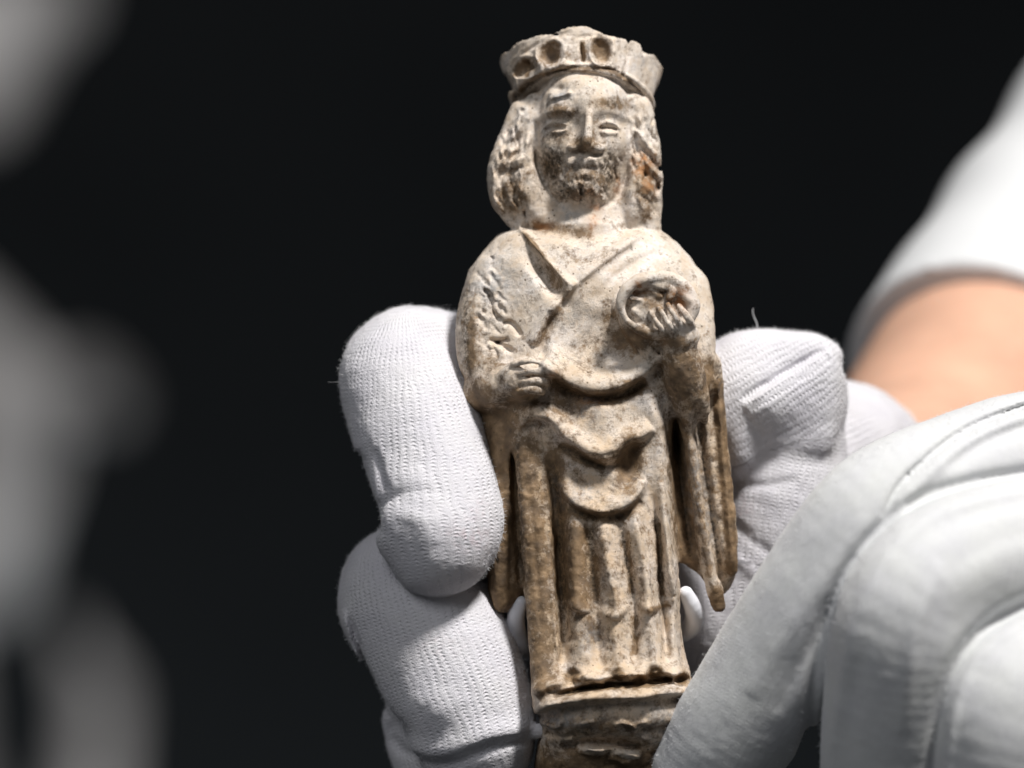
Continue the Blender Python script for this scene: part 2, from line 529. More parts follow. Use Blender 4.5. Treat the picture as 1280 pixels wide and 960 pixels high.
# pedestal: lip, then the face that runs back underneath
f.loft([(846, 700, 850, lean(850) - 4, 84), (856, 672, 862, lean(850) - 6, 90), (874, 666, 864, lean(850) - 8, 96), (888, 668, 862, lean(850) - 6, 94),
        (910, 676, 856, lean(850) + 2, 88), (930, 672, 850, lean(850) + 18, 84), (960, 668, 850, lean(850) + 26, 84), (988, 672, 846, lean(850) + 34, 82)], 5, BASE, 3.2)
# hanging sleeves
f.loft([(500, 592, 660, 4, 54), (560, 604, 668, -4, 50), (640, 610, 672, -14, 44), (700, 609, 676, -22, 36), (745, 611, 652, -30, 26), (764, 616, 637, -32, 14)], 8, SLV_A, 2.4)
f.chain([(628, 540, -46, 13), (626, 620, -54, 13), (625, 690, -56, 12), (626, 752, -52, 10)], 7, SLV_A)
f.loft([(446, 862, 896, 14, 40), (480, 846, 898, 14, 44), (540, 838, 903, 2, 40), (620, 836, 911, -6, 36), (690, 840, 917, -12, 32), (706, 858, 917, -12, 26), (722, 878, 918, -10, 18), (742, 886, 906, -10, 14)], 5, SLV_B, 2.9)
f.chain([(850, 500, -46, 13), (861, 560, -50, 11), (872, 630, -50, 10), (883, 700, -46, 10), (893, 742, -42, 10), (897, 756, -40, 8)], 6, SLV_B)
f.chain([(893, 452, -22, 8), (897, 500, -24, 8), (904, 580, -28, 8), (911, 660, -30, 9), (915, 712, -28, 6)], 5, SLV_B)
# the long fold at the left of the skirt
f.chain([(646, 530, -58, 12), (655, 580, -66, 17), (664, 650, -76, 19), (674, 740, -82, 18), (680, 800, -92, 19), (684, 856, -104, 20)], 16, ROBE)
# arms and hands
f.chain([(618, 352, -6, 32), (604, 402, -22, 33), (606, 452, -34, 32), (622, 484, -52, 28)], 10, ROBE)
f.chain([(600, 492, -40, 22), (628, 480, -66, 23), (650, 474, -78, 22)], 8, ROBE)
f.ball(655, 474, -86, 31, 27, 22, 6, FIST)
for i, (ya, xa, xb, r) in enumerate(((452, 642, 681, 7), (464, 646, 685, 7.5), (476, 648, 684, 7), (487, 648, 678, 6.5))):
    f.chain([(xa, ya + 3, -100, r - 1), ((xa + xb) / 2, ya, -113, r - 0.6), (xb - 4, ya + 1, -110, r - 0.6), (xb, ya + 3, -98, r - 1)], 1.2, FIST, step=8)
f.chain([(858, 362, 0, 26), (864, 404, -20, 28), (864, 440, -34, 28), (872, 476, -36, 24)], 10, ROBE)
f.chain([(842, 424, -92, 21), (850, 456, -84, 25), (861, 498, -66, 25), (866, 520, -52, 18)], 8, ROBE)
f.chain([(868, 446, -46, 16), (888, 456, -36, 12), (894, 478, -24, 9)], 5, SLV_B)
# orb: ball with a broken ring on its face
f.ball(812, 396, -84, 47, 47, 34, 5, ORB)
ring = [(818 + 45 * math.cos(t), 383 + 34 * math.sin(t) + 6 * math.cos(t) * 0, -112 + 5 * math.cos(t), 9) for t in np.linspace(0, 2 * math.pi, 25)]
f.chain(ring, 3, ORB, step=9)
f.ball(819, 379, -128, 33, 23, 7, 4, None, cut=True)
f.ball(819, 380, -100, 38, 28, 14, 4, ORB)
for q in ([(798, 362, -112, 5), (810, 357, -114, 5), (824, 361, -115, 5)], [(826, 357, -114, 5), (836, 364, -116, 5), (834, 374, -116, 4.5)],
          [(788, 374, -112, 6), (799, 377, -112, 4)], [(846, 364, -112, 6), (858, 376, -112, 6)], [(812, 364, -112, 4), (822, 372, -114, 4)], [(790, 390, -112, 6), (800, 398, -112, 6)]):
    f.chain(q, 3, ORB, step=6)
for xa, ya, xb, yb, r in ((830, 421, 810, 391, 4.7), (841, 418, 821, 387, 4.7), (852, 414, 832, 383, 4.7), (863, 408, 846, 384, 4.4)):
    f.chain([(xa, ya, -112, r), ((xa + xb) / 2 + 1, (ya + yb) / 2 + 2, -125, r), (xb, yb, -119, r - 0.4)], 1.2, ORBHAND, step=8)
f.ball(849, 421, -99, 22, 18, 19, 7, ORBHAND)
# neck and head
f.loft([(225, 690, 772, 40, 56), (262, 684, 780, 34, 58), (284, 672, 792, 26, 62), (306, 650, 806, 18, 64)], 10, HEAD, 2.1)
f.ball(729, 168, 34, 66, 78, 76, 6, HEAD)
f.ball(728, 220, 22, 42, 44, 66, 16, HEAD)
f.ball(730, 130, 30, 58, 50, 70, 14, HEAD)
F0 = f.front()
f.chain([(652, 138, 20, 14), (641, 178, 18, 20), (634, 212, 14, 25), (637, 242, 14, 25), (648, 268, 14, 20), (656, 284, 10, 14)], 7, HAIR)
f.chain([(799, 136, 20, 17), (803, 178, 18, 22), (804, 215, 16, 25), (805, 250, 14, 23), (806, 284, 10, 20)], 7, HAIR)
f.ball(728, 190, 74, 96, 92, 70, 8, HAIR)
f.loft([(150, 652, 806, 62, 54), (200, 634, 818, 54, 58), (245, 634, 820, 44, 58), (275, 646, 818, 38, 54), (298, 650, 812, 30, 50)], 10, HAIR, 2.6)
f.chain([(668, 128, 14, 12), (663, 150, 8, 13), (661, 175, 4, 12)], 6, HAIR)
f.chain([(790, 128, 14, 12), (796, 150, 8, 13), (798, 175, 4, 12)], 6, HAIR)
f.chain([(662, 170, 8, 10), (657, 205, -2, 14), (660, 240, -6, 17), (668, 268, -4, 15), (672, 288, -2, 10)], 6, HAIR)
f.chain([(796, 170, 8, 10), (798, 205, -2, 14), (796, 240, -6, 17), (794, 268, -4, 16), (796, 290, -2, 12)], 6, HAIR)
# nose
f.chain([(736, 132, -34, 5), (735.5, 148, -43, 6), (734, 164, -52, 6.8), (732, 178, -55, 7.5)], 4, HEAD, step=6)
f.ball(717, 185, -39, 8, 6.5, 9, 4, HEAD); f.ball(747, 186, -39, 8, 6.5, 9, 4, HEAD)
f.ball(731, 183, -40, 16, 8, 11, 4, HEAD)
f.ball(731, 201, -33, 17, 7, 9, 8, HEAD)
# crown: a flaring drum tilted back
ca, sa = math.cos(math.radians(31)), math.sin(math.radians(31))
w = f.win((600, -60, 14), (850, 170, 175)); sl, (X, Y, Z) = w
ux, uy, uz = X - (727 + (128 - Z) * 0.02), Y - 44, 128 - Z + 0.06 * (X - 727)
tz = uz * ca + uy * sa; ty = uy * ca - uz * sa            # along the axis / across it
th = np.arctan2(ux, -ty)
R = 83 + 0.32 * np.clip(tz, 0, 60) + 1.6 * np.cos(th * 8 + 0.4) * np.clip(tz / 50, 0, 1)
top = 54 + 3.2 * np.cos(th * 4.5 + 0.6) + 1.2 * np.cos(th * 8 + 0.4) + 1.2 * np.sin(th * 3) + 0.8 * np.sin(th * 17)
rad = np.sqrt(ux * ux + (ty * 1.14) ** 2)
dd = np.maximum(rad - R, np.maximum(tz - top, -tz))
dd = np.maximum(dd, -(np.maximum(rad - (R - 30), 50 - tz)))      # shallow hollow inside the rim
lipd = np.sqrt((rad - 86) ** 2 + (tz - 5) ** 2) - 6.0
dd = np.minimum(dd, lipd)
f.merge(sl, dd.astype(F32), F32(4), CROWN)

F1 = f.front()
for x_ in (757, 795):                          # toes under the hem
    f.ball(x_, 849, f.front_at(F1, x_, 849) + 3, 13, 6.5, 10, 3, ROBE)
for x_, z_, rx_, rz_, rot_, dp_ in ((688, 67, 14.5, 15.5, 14, 11), (752, 63, 12.5, 17, -10, 11), (655, 84, 18, 11, -28, 10), (727.5, 66, 3, 13, -6, 8), (806, 62, 6, 6, 0, 5)):
    f.ball(x_, z_, f.front_at(F1, x_, z_) + 1, rx_, rz_, dp_, 3, None, rot_, True)
H = Canvas(556, 938, 14, 992)
# face
for e in ((694, 158, 22, 13, -8.5), (763, 158, 19, 10, -5), (688, 190, 17, 15, 3), (769, 188, 17, 16, 3), (716, 172, 6, 16, -4), (752, 174, 5, 14, -3), (696, 161, 14, 7, 4.5), (761, 160, 14, 7, 2.5),
          (731, 219, 11, 4, 3), (729, 227, 12, 3, -2), (725, 239, 27, 13, 8), (700, 112, 9, 5, -4), (690, 118, 6, 3, 3), (720, 160, 7, 22, -6), (749, 165, 5, 18, -3)):
    H.dab(*e)
H.line([(668, 152), (690, 141), (716, 141)], 6, amp=4.5); H.line([(742, 141), (766, 140), (788, 150)], 5, amp=1.8)
H.line([(674, 169), (680, 159), (692, 154), (709, 157)], 2.2, amp=4); H.line([(747, 160), (757, 154), (768, 156), (776, 163)], 2.2, amp=3.6)
H.line([(687, 166), (700, 166), (709, 163)], 2.2, amp=3.0); H.line([(748, 165), (760, 168), (773, 167)], 2.2, amp=3.0)
H.line([(682, 164), (694, 161), (707, 161)], 2.0, amp=-4.0); H.line([(750, 161), (762, 161), (772, 163)], 2.0, amp=-4.0)
H.line([(712, 194), (731, 196), (750, 195)], 2.0, 2.5, amp=-3)
H.dab(731, 203, 20, 7, 1)
H.line([(733, 198), (745, 202), (757, 209)], 4, amp=2.6); H.line([(729, 198), (716, 202), (705, 210)], 4, amp=2.6)
H.line([(714, 211), (729, 213), (745, 211)], 1.8, amp=-2.6)
H.line([(726, 232), (726, 252)], 2.2, amp=-4)
H.line([(684, 125), (700, 122), (715, 117)], 3.5, 1.6, amp=3.5); H.line([(690, 128), (712, 122)], 4, amp=-2.5)
H.line([(668, 128), (664, 158), (667, 190), (676, 218), (690, 244), (708, 260)], 4, amp=-4); H.line([(793, 132), (796, 162), (792, 195), (782, 225), (770, 247), (752, 261)], 4, amp=-4)
for i in range(120):                                        # chiselled beard
    a = random.uniform(-1, 1); b = random.uniform(0, 1)
    x = 726 + a * (50 - 22 * b); y = 188 + abs(a) * 6 * (1 - b) + b * 62
    if abs(a) < 0.32 and b < 0.45: continue
    dx = a * 3 + random.uniform(-2, 2); dy = random.uniform(5, 11)
    H.line([(x, y), (x + dx * 0.3 + 1, y + dy * 0.5), (x + dx, y + dy)], random.uniform(1.0, 1.6), amp=random.choice((-2.2, -1.6, 1.2, 1.6)))
# hair waves
for q, a in (([(655, 132), (643, 158), (628, 188), (618, 215), (617, 245), (630, 270)], 4), ([(660, 150), (652, 182), (634, 205), (626, 232), (634, 258)], -4.5),
             ([(662, 165), (656, 195), (642, 216), (638, 240), (646, 266)], 4), ([(640, 165), (625, 192), (614, 225)], -3), ([(664, 200), (656, 222), (652, 250), (660, 276)], -4),
             ([(634, 190), (648, 186), (660, 176)], 3.5), ([(622, 205), (640, 203), (656, 196)], 3), ([(622, 215), (640, 214), (654, 208)], -3.5),
             ([(800, 138), (810, 165), (822, 195), (826, 230)], -3.5), ([(792, 160), (808, 178), (824, 196)], 5), ([(794, 178), (812, 196), (826, 214)], -5), ([(796, 196), (812, 208), (827, 224)], 5),
             ([(796, 212), (812, 222), (825, 238)], -4.5), ([(794, 226), (810, 236), (824, 250)], 4.5), ([(792, 240), (808, 250), (822, 266)], -4), ([(797, 150), (799, 190), (796, 230), (794, 270)], -3)):
    H.line(q, 3.2, amp=a * (0.7 if q[0][0] > 760 else 1.1))
for i in range(60):
    sd_ = random.choice((-1, 1)); t0 = random.uniform(0, 0.75); off = random.uniform(-16, 16)
    pts_ = []
    for q in range(4):
        t = t0 + q * 0.08
        if sd_ < 0: cx_ = np.interp(t, (0, .3, .6, .8, 1), (652, 640, 632, 638, 652))
        else: cx_ = np.interp(t, (0, .3, 1), (800, 806, 808))
        pts_.append((cx_ + off + 4 * math.sin(q * 1.9 + i), 138 + 145 * t))
    H.line(pts_, random.uniform(1.5, 2.6), amp=random.choice((-3.2, -2.4, 2.0, 2.6)), taper=0.3)
H.dab(651, 137, 7, 7, 5); H.dab(652, 138, 3, 3, -6)
# crown openings
H.line([(786, 44), (784, 70), (777, 100)], 2.0, amp=-4); H.line([(812, 52), (806, 90), (798, 118)], 4, amp=-1.5); H.dab(810, 58, 5, 5, -5)
H.line([(632, 88), (640, 108), (648, 124)], 3, amp=-4); H.line([(668, 60), (672, 80), (682, 98)], 3.5, amp=4); H.line([(708, 44), (708, 66), (704, 86)], 6, amp=3); H.line([(640, 88), (645, 102), (652, 116)], 2, amp=4)
H.line([(742, 42), (738, 66), (748, 88)], 4, amp=3); H.line([(768, 40), (766, 64), (764, 86)], 4, amp=3)
H.line([(646, 120), (662, 103), (690, 90), (728, 85), (765, 89), (790, 103), (806, 120)], 2.4, amp=-4)
for cx_, cy_, rx_, ry_ in ((688, 67, 18, 19.5), (752, 63, 16, 21), (656, 84, 22, 15)):      # raised rims round the openings
    H.line([(cx_ + rx_ * math.cos(t), cy_ + ry_ * math.sin(t)) for t in np.linspace(0, 6.283, 15)], 2.6, amp=3.2, taper=0)
H.line([(640, 76), (664, 60), (690, 46), (716, 40)], 2, amp=-3); H.line([(720, 48), (750, 44), (784, 46)], 2, amp=-3)
# neckline and chest
H.line([(652, 281), (690, 292), (735, 297), (780, 292), (808, 281)], 9, amp=-6)
H.dab(683, 348, 33, 10, -17, 54, 1.15)
H.line([(646, 280), (662, 301), (685, 330), (712, 359)], 4.2, 2.6, amp=6, hard=1.1)
H.line([(806, 288), (774, 312), (741, 337), (714, 360)], 5, 9, amp=7.5, taper=0.2)
H.line([(836, 312), (800, 326), (768, 348), (744, 376)], 5, amp=-3.5, taper=0.4); H.line([(700, 440), (722, 420), (748, 380)], 7, amp=3, taper=0.4)
H.line([(720, 352), (697, 379), (679, 405), (668, 432)], 4.5, 10, amp=9)
H.dab(648, 385, 34, 55, -7); H.dab(738, 425, 52, 42, -12); H.dab(740, 312, 36, 22, -5)
H.line([(690, 390), (678, 425), (676, 448)], 6, amp=-4)
# shoulder flakes
for i in range(75):
    x = random.gauss(606, 13); y = random.uniform(318, 436); L = random.uniform(4, 16)
    if x < 594 or x > 640: continue
    H.line([(x, y), (x + L * 0.3 + random.uniform(-3, 4), y + L * 0.5), (x + L * random.uniform(0, 0.9), y + L)], random.uniform(0.9, 1.8), random.uniform(1.5, 6), amp=random.uniform(-2.6, 1.6))
for q in ([(606, 362), (614, 372), (618, 392), (628, 402)], [(626, 404), (640, 404), (652, 420)], [(610, 424), (626, 430), (642, 440)], [(618, 428), (636, 424)]):
    H.line(q, 2.0, 3.5, amp=-5)
# belly folds
H.line([(676, 452), (690, 463), (712, 478), (740, 487), (765, 485), (790, 474), (808, 460), (822, 444)], 22, 6, amp=15, hard=1.2)
H.line([(688, 478), (718, 494), (745, 499), (778, 493), (806, 476)], 7, amp=-7)
H.line([(752, 500), (748, 525), (758, 566)], 20, 26, amp=7)
H.dab(712, 508, 26, 20, -9)
H.line([(646, 536), (657, 524), (672, 519), (690, 524), (705, 543), (728, 560), (752, 571), (768, 565), (781, 551), (798, 545), (814, 533)], 13, 5.5, amp=14, hard=1.15)
H.line([(698, 556), (728, 573), (756, 583), (772, 578)], 7, amp=-7)
H.dab(784, 578, 13, 30, -13, 8, 1.5); H.dab(735, 604, 34, 20, -5)
H.line([(694, 600), (715, 624), (745, 637), (775, 632), (796, 614), (803, 598)], 14, 5, amp=11, hard=1.1)
H.line([(710, 634), (745, 647), (778, 642), (800, 624)], 7, amp=-5)
H.line([(689, 552), (692, 610), (699, 690), (704, 760), (706, 800)], 10, amp=-13, taper=0.3)
H.line([(808, 492), (821, 540), (827, 600), (833, 670), (838, 742)], 11, amp=9)
for q, a, wd in (([(752, 634, .8), (757, 690, 1), (768, 752, 1.15), (768, 772, .8), (770, 800, .9), (772, 842, 1)], 10, 7), ([(786, 618, .7), (799, 690, 1), (811, 750, 1.2), (811, 768, .8), (813, 800, .8), (816, 838, 1)], 13, 8.5),
                 ([(826, 600, .8), (834, 680, 1), (839, 748, 1.1), (839, 766, .8), (842, 800, .9), (848, 840, 1)], 9, 6), ([(722, 628, .6), (714, 700, 1), (721, 752, 1.3), (720, 774, .8), (723, 800, 1), (726, 842, 1)], 7, 10),
                 ([(736, 645), (738, 710), (745, 760), (747, 800), (749, 840)], -13, 7.5), ([(770, 640), (781, 690), (790, 750), (792, 800), (794, 834)], -11, 5), ([(811, 600, .2), (820, 670, 1), (826, 730, 1), (827, 790, .9), (831, 834, .6)], -8, 4.5), ([(703, 640), (699, 700), (703, 770), (704, 838)], -9, 6)):
    H.line([(x + 2.5 * math.sin(y / 19.0 + wd), y) + tuple(r_) for x, y, *r_ in q], wd, amp=a * 0.82, taper=0.2)
H.line([(842, 746, .8), (826, 753, .3), (812, 760, 1), (790, 752, .2), (768, 767, 1), (745, 760, .2), (722, 758, 1), (702, 744, .3)], 3.0, 7, amp=6, hard=1.3)
H.line([(664, 862), (690, 850), (715, 843), (745, 842), (770, 837), (800, 836), (830, 834), (864, 846)], 10, 5, amp=10)
H.line([(690, 866), (720, 857), (745, 853), (780, 850), (812, 847), (838, 845)], 3.6, amp=-13)
for e in ((714, 840, 10, 8, -11), (719, 842, 4, 4, 6), (757, 845, 8, 4, -6), (771, 838, 11, 7, -9), (774, 838, 6, 4, 7), (797, 843, 6, 5, -8), (815, 836, 9, 9, -13), (817, 838, 4, 4, 6), (829, 843, 5, 5, -5), (849, 845, 9, 7, -9), (853, 850, 5, 4, 5), (688, 856, 8, 5, -5)):
    H.dab(*e, 0, 1.4)
H.line([(664, 884), (690, 873), (735, 864), (790, 863), (830, 858), (862, 858)], 7, 5, amp=9, hard=1.3)
H.line([(668, 894), (692, 882), (735, 876), (790, 873), (830, 869), (860, 869)], 4, 14, amp=-9)
for i in range(46):                                          # broken underside
    x = random.uniform(672, 842); y = random.uniform(896, 985)
    H.line([(x, y), (x + random.uniform(10, 26), y + random.uniform(-6, 8)), (x + random.uniform(26, 46), y + random.uniform(-8, 8))], random.uniform(2, 4), random.uniform(2, 8), amp=random.choice((-4.5, -3, 3, 4.5)))
H.line([(720, 926), (745, 932), (765, 930), (800, 942)], 4, 6, amp=9); H.line([(715, 918), (760, 920), (800, 926)], 6, amp=-10)
H.line([(845, 520), (851, 590), (860, 660), (866, 696)], 6, amp=-11, taper=0.2); H.line([(868, 500), (880, 590), (892, 670), (902, 724)], 5.5, amp=-11, taper=0.15); H.line([(856, 510), (866, 590), (878, 670), (890, 740)], 5, amp=5, taper=0.1); H.line([(896, 470), (903, 570), (911, 660), (916, 716)], 4, amp=5, taper=0.1)
H.line([(657, 580), (668, 680), (676, 790)], 3.5, amp=-2.5, taper=0.4); H.line([(682, 580), (687, 660), (692, 760), (698, 820)], 3, amp=4)
H.line([(641, 560), (646, 640), (651, 730)], 4, amp=-9)
f.relief(H)
V, Q, LAB = f.mesh()
del f

# pigments and dirt, plus shade painted under folds and left of nose and orb
BR = Canvas(556, 938, 14, 992); OR = Canvas(556, 938, 14, 992); DK = Canvas(556, 938, 14, 992); GY = Canvas(556, 938, 14, 992); RO = Canvas(556, 938, 14, 992)
for e in ((650, 640, 60, 170, 0.40), (715, 700, 40, 80, 0.42), (780, 710, 60, 100, 0.12), (590, 440, 26, 90, 0.3), (870, 560, 40, 140, 0.25), (640, 220, 40, 50, 0.25), (800, 230, 40, 50, 0.25), (728, 70, 90, 40, 0.16), (728, 200, 60, 60, 0.16), (730, 420, 60, 60, 0.12), (750, 860, 110, 20, 0.15)):
    BR.dab(*e, mode='max')
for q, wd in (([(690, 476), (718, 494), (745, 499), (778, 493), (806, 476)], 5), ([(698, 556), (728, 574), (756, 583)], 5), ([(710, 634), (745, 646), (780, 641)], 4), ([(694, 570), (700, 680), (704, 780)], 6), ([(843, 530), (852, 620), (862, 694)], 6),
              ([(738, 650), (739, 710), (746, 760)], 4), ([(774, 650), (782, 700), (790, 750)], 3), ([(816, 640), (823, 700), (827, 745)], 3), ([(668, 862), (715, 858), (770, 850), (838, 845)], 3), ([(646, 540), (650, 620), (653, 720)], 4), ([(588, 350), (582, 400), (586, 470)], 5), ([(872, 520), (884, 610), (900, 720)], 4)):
    DK.line(q, wd, amp=0.85, mode='max')  # dirt and shade darkened into the fold grooves and under the hem
def bl(pts, wd, a=1.0): BR.line(pts, wd, amp=a, taper=0.05, mode='max')
def bd(x, y, rx, ry, a=1.0, rot=0): BR.dab(x, y, rx, ry, a, rot, 1.3, 'max')
bl([(620, 505), (624, 600), (624, 700), (626, 764)], 30, 0.86); bl([(652, 540), (664, 640), (673, 740), (676, 800), (672, 856)], 22, 0.62)
bl([(692, 560), (697, 650), (704, 750)], 13, 0.85); bl([(722, 655), (718, 700), (724, 760)], 16, 0.72); bl([(742, 690), (742, 750)], 9, 0.55)
bl([(843, 520), (850, 600), (858, 690), (866, 716)], 12, 1.0); bl([(897, 470), (902, 560), (910, 650), (915, 720)], 8, 1.0); bd(896, 750, 12, 18, 0.9); bl([(862, 560), (874, 640), (886, 720)], 4, 0.6)
bd(850, 470, 30, 42, 0.85); bd(884, 470, 14, 30, 0.7); bd(788, 424, 34, 20, 0.75); bd(760, 400, 12, 30, 0.5); bd(820, 376, 34, 20, 0.5); bd(836, 428, 24, 14, 0.6)  # brown stains; the orb's shade at its lower left is painted in too
bl([(688, 474), (718, 493), (745, 498), (778, 492), (806, 474)], 9, 1.0); bl([(698, 555), (728, 572), (756, 582)], 7, 0.85); bl([(706, 632), (745, 644), (780, 640), (800, 622)], 7, 0.8)
bd(784, 576, 17, 34, 0.85, 8); bd(712, 505, 28, 24, 0.55); bd(600, 500, 18, 26, 0.8); bd(650, 500, 28, 16, 0.75); bd(590, 430, 8, 60, 0.6); bd(612, 455, 18, 18, 0.45)
bl([(700, 384), (682, 412), (674, 434)], 8, 0.6); bd(730, 440, 30, 30, 0.28); bl([(652, 288), (672, 312), (690, 336)], 4, 0.55); bd(692, 348, 26, 10, 0.6, 54)
bl([(665, 282), (700, 288), (740, 292)], 8, 0.6); bd(735, 318, 40, 16, 0.25)
bd(640, 246, 22, 24, 0.6); bd(632, 205, 16, 18, 0.4); bd(808, 225, 18, 40, 0.6); bd(806, 262, 16, 18, 0.5); bd(800, 135, 8, 10, 0.4)
bd(688, 67, 14, 16, 0.85, 12); bd(751, 62, 12, 17, 0.85, -10); bd(656, 84, 18, 11, 0.75, -28); bl([(728, 52), (729, 78)], 3, 0.9); bl([(646, 118), (662, 103), (690, 90), (728, 86), (765, 90), (792, 106)], 4, 0.6)
bd(728, 182, 18, 10, 0.75); bd(762, 132, 28, 9, 0.6); bd(702, 140, 22, 10, 0.55); bd(696, 172, 20, 10, 0.45)
bd(728, 222, 30, 16, 0.55); bd(690, 212, 16, 24, 0.5); bd(764, 222, 14, 18, 0.45); bd(725, 243, 26, 8, 0.55)
bl([(668, 850), (680, 858), (672, 868)], 8, 0.7); bl([(690, 862), (735, 854), (790, 850), (838, 845)], 4, 0.9)
for x, y in ((714, 840), (770, 839), (797, 843), (815, 836), (849, 845)): bd(x, y, 9, 7, 0.9)
bd(760, 900, 110, 12, 0.4); bd(750, 958, 120, 30, 0.75); bl([(722, 924), (745, 931), (765, 930), (798, 941)], 4, -0.8)
bl([(716, 765), (735, 775), (745, 800)], 9, 0.6); bl([(790, 765), (793, 815)], 5, 0.5); bl([(783, 660), (787, 740)], 4, 0.5); bl([(820, 650), (825, 742)], 4, 0.65); bl([(806, 760), (836, 752)], 4, 0.6)
BR.line([(722, 925), (745, 931), (765, 930), (798, 941)], 5, amp=-1.0)
for e in ((742, 268, 8, 18, 0.95, 10), (735, 245, 10, 8, 0.5), (804, 205, 14, 14, 0.8), (812, 232, 10, 10, 0.6), (772, 235, 6, 12, 0.5), (798, 360, 8, 8, 0.9), (848, 376, 12, 12, 0.9), (740, 500, 14, 6, 0.7), (690, 468, 6, 5, 0.5), (680, 284, 12, 6, 0.4)):
    OR.dab(*e, mode='max')
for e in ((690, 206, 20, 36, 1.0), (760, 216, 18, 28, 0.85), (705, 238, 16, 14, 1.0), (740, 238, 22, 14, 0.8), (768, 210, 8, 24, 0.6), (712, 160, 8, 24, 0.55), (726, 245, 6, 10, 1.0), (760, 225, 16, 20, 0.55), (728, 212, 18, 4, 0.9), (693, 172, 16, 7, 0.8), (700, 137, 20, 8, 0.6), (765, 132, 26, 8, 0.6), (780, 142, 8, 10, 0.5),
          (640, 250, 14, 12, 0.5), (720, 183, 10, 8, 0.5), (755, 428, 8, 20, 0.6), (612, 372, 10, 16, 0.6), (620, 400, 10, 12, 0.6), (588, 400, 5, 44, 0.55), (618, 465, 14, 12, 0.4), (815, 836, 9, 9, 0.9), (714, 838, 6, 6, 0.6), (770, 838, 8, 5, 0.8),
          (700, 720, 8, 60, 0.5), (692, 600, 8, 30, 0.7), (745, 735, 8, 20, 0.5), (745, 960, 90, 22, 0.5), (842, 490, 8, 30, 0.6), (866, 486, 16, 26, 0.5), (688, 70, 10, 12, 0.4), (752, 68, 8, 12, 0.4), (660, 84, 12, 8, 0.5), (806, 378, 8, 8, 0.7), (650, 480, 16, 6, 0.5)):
    DK.dab(*e, mode='max')  # beard and grime, with shade painted beside the nose and below-left of the orb
for e in ((615, 350, 26, 34, 0.7), (700, 120, 16, 9, 0.8), (712, 270, 22, 16, 0.6), (735, 500, 20, 14, 0.3), (720, 400, 20, 20, 0.45), (700, 890, 50, 18, 0.7), (830, 890, 30, 14, 0.6), (868, 600, 10, 60, 0.6), (886, 640, 10, 60, 0.6), (790, 620, 20, 24, 0.4), (735, 520, 22, 20, 0.4), (730, 610, 30, 16, 0.5), (655, 150, 10, 20, 0.4), (735, 792, 16, 20, 0.5)):
    GY.dab(*e, mode='max')
for e in ((612, 375, 30, 55, 1.0), (725, 225, 45, 30, 0.5), (640, 620, 50, 180, 0.9), (745, 700, 100, 100, 0.5), (890, 600, 30, 140, 0.6), (700, 118, 18, 10, 0.8), (750, 935, 100, 44, 1.0), (850, 470, 30, 40, 0.6), (897, 480, 8, 40, 0.8), (815, 380, 36, 28, 0.6), (640, 235, 24, 40, 0.6), (810, 220, 20, 50, 0.6), (895, 750, 14, 14, 0.8), (728, 60, 90, 30, 0.45)):
    RO.dab(*e, mode='max')
px, py = V[:, 0], V[:, 2]
N = vert_normals(V, Q)
N *= np.sign((N * (V - V.mean(0))).sum(1).mean())
ro = 0.35 + RO.at(px, py)
disp = 1.3 * vnoise(V, 16, 1) + 0.8 * ro * vnoise(V, 8, 2) + 0.55 * ro * vnoise(V, 3.8, 3)
pit = np.clip(vnoise(V, 5.5, 4) - 0.55, 0, 1) * 5.0 * np.clip(vnoise(V, 40, 5) + 0.4, 0, 1)
V = V + N * (disp - pit * ro)[:, None]
back = np.clip((V[:, 1] - 40) / 60, 0, 1)
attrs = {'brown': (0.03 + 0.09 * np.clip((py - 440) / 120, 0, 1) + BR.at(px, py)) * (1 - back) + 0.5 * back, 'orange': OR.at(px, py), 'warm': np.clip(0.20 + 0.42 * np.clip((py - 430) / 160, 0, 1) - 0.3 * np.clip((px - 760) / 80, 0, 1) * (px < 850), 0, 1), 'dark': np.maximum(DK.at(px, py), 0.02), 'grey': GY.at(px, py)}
W = to_world(V)
base = np.array([(757 - 640) * S, -0.004, CAMZ + (480 - 985) * S])
fig = tag(empty('figurine', base), 'small worn carved figurine of a crowned bearded figure in robes, held in white gloves', 'figurine')
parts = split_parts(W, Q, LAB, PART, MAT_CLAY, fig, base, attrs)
parts[FIST]['label'] = 'pale clenched hand resting at the waist'
parts[ORBHAND]['label'] = 'hand with four fingers on the round orb'
parts[SLV_A]['label'] = 'brown stained hanging sleeve against the gloved fingers'
parts[SLV_B]['label'] = 'long hanging sleeve with deep pale and brown folds'
print('figurine', len(V), len(Q))

# ------------------------------------------------------------------ gloves
def knit_coords(V, chains):
    """run (along the finger) and round (across it) for each vertex; each finger tube carries one straight knit axis"""
    best = np.full(len(V), 1e9); U = np.zeros(len(V)); R = np.zeros(len(V))
    for pts, (xa, ya, xb, yb, yy, rr) in chains:
        p = spline([(a, b, c, r) for a, b, c, r in pts], 25.0)
        P = p[:, [0, 2, 1]]
        d = np.full(len(V), 1e9)
        for i in range(len(P) - 1):
            a, b = P[i], P[i + 1]; ab = b - a; L = np.linalg.norm(ab) + 1e-6
            t = np.clip(((V - a) @ ab) / (L * L), 0, 1)
            d = np.minimum(d, np.linalg.norm(V - a - t[:, None] * ab, axis=1) - (p[i, 3] + (p[i + 1, 3] - p[i, 3]) * t))
        ax = np.array([xb - xa, 0, yb - ya], float); ax /= np.linalg.norm(ax)
        side = np.array([ax[2], 0, -ax[0]])
        e = V - np.array([xa, yy, ya])
        ang = np.arctan2(e @ side, -e[:, 1])
        k = d < best
        best = np.where(k, d, best)
        U = np.where(k, e @ ax, U); R = np.where(k, ang * rr, R)
    return np.stack([U, R, np.zeros(len(V))], 1)

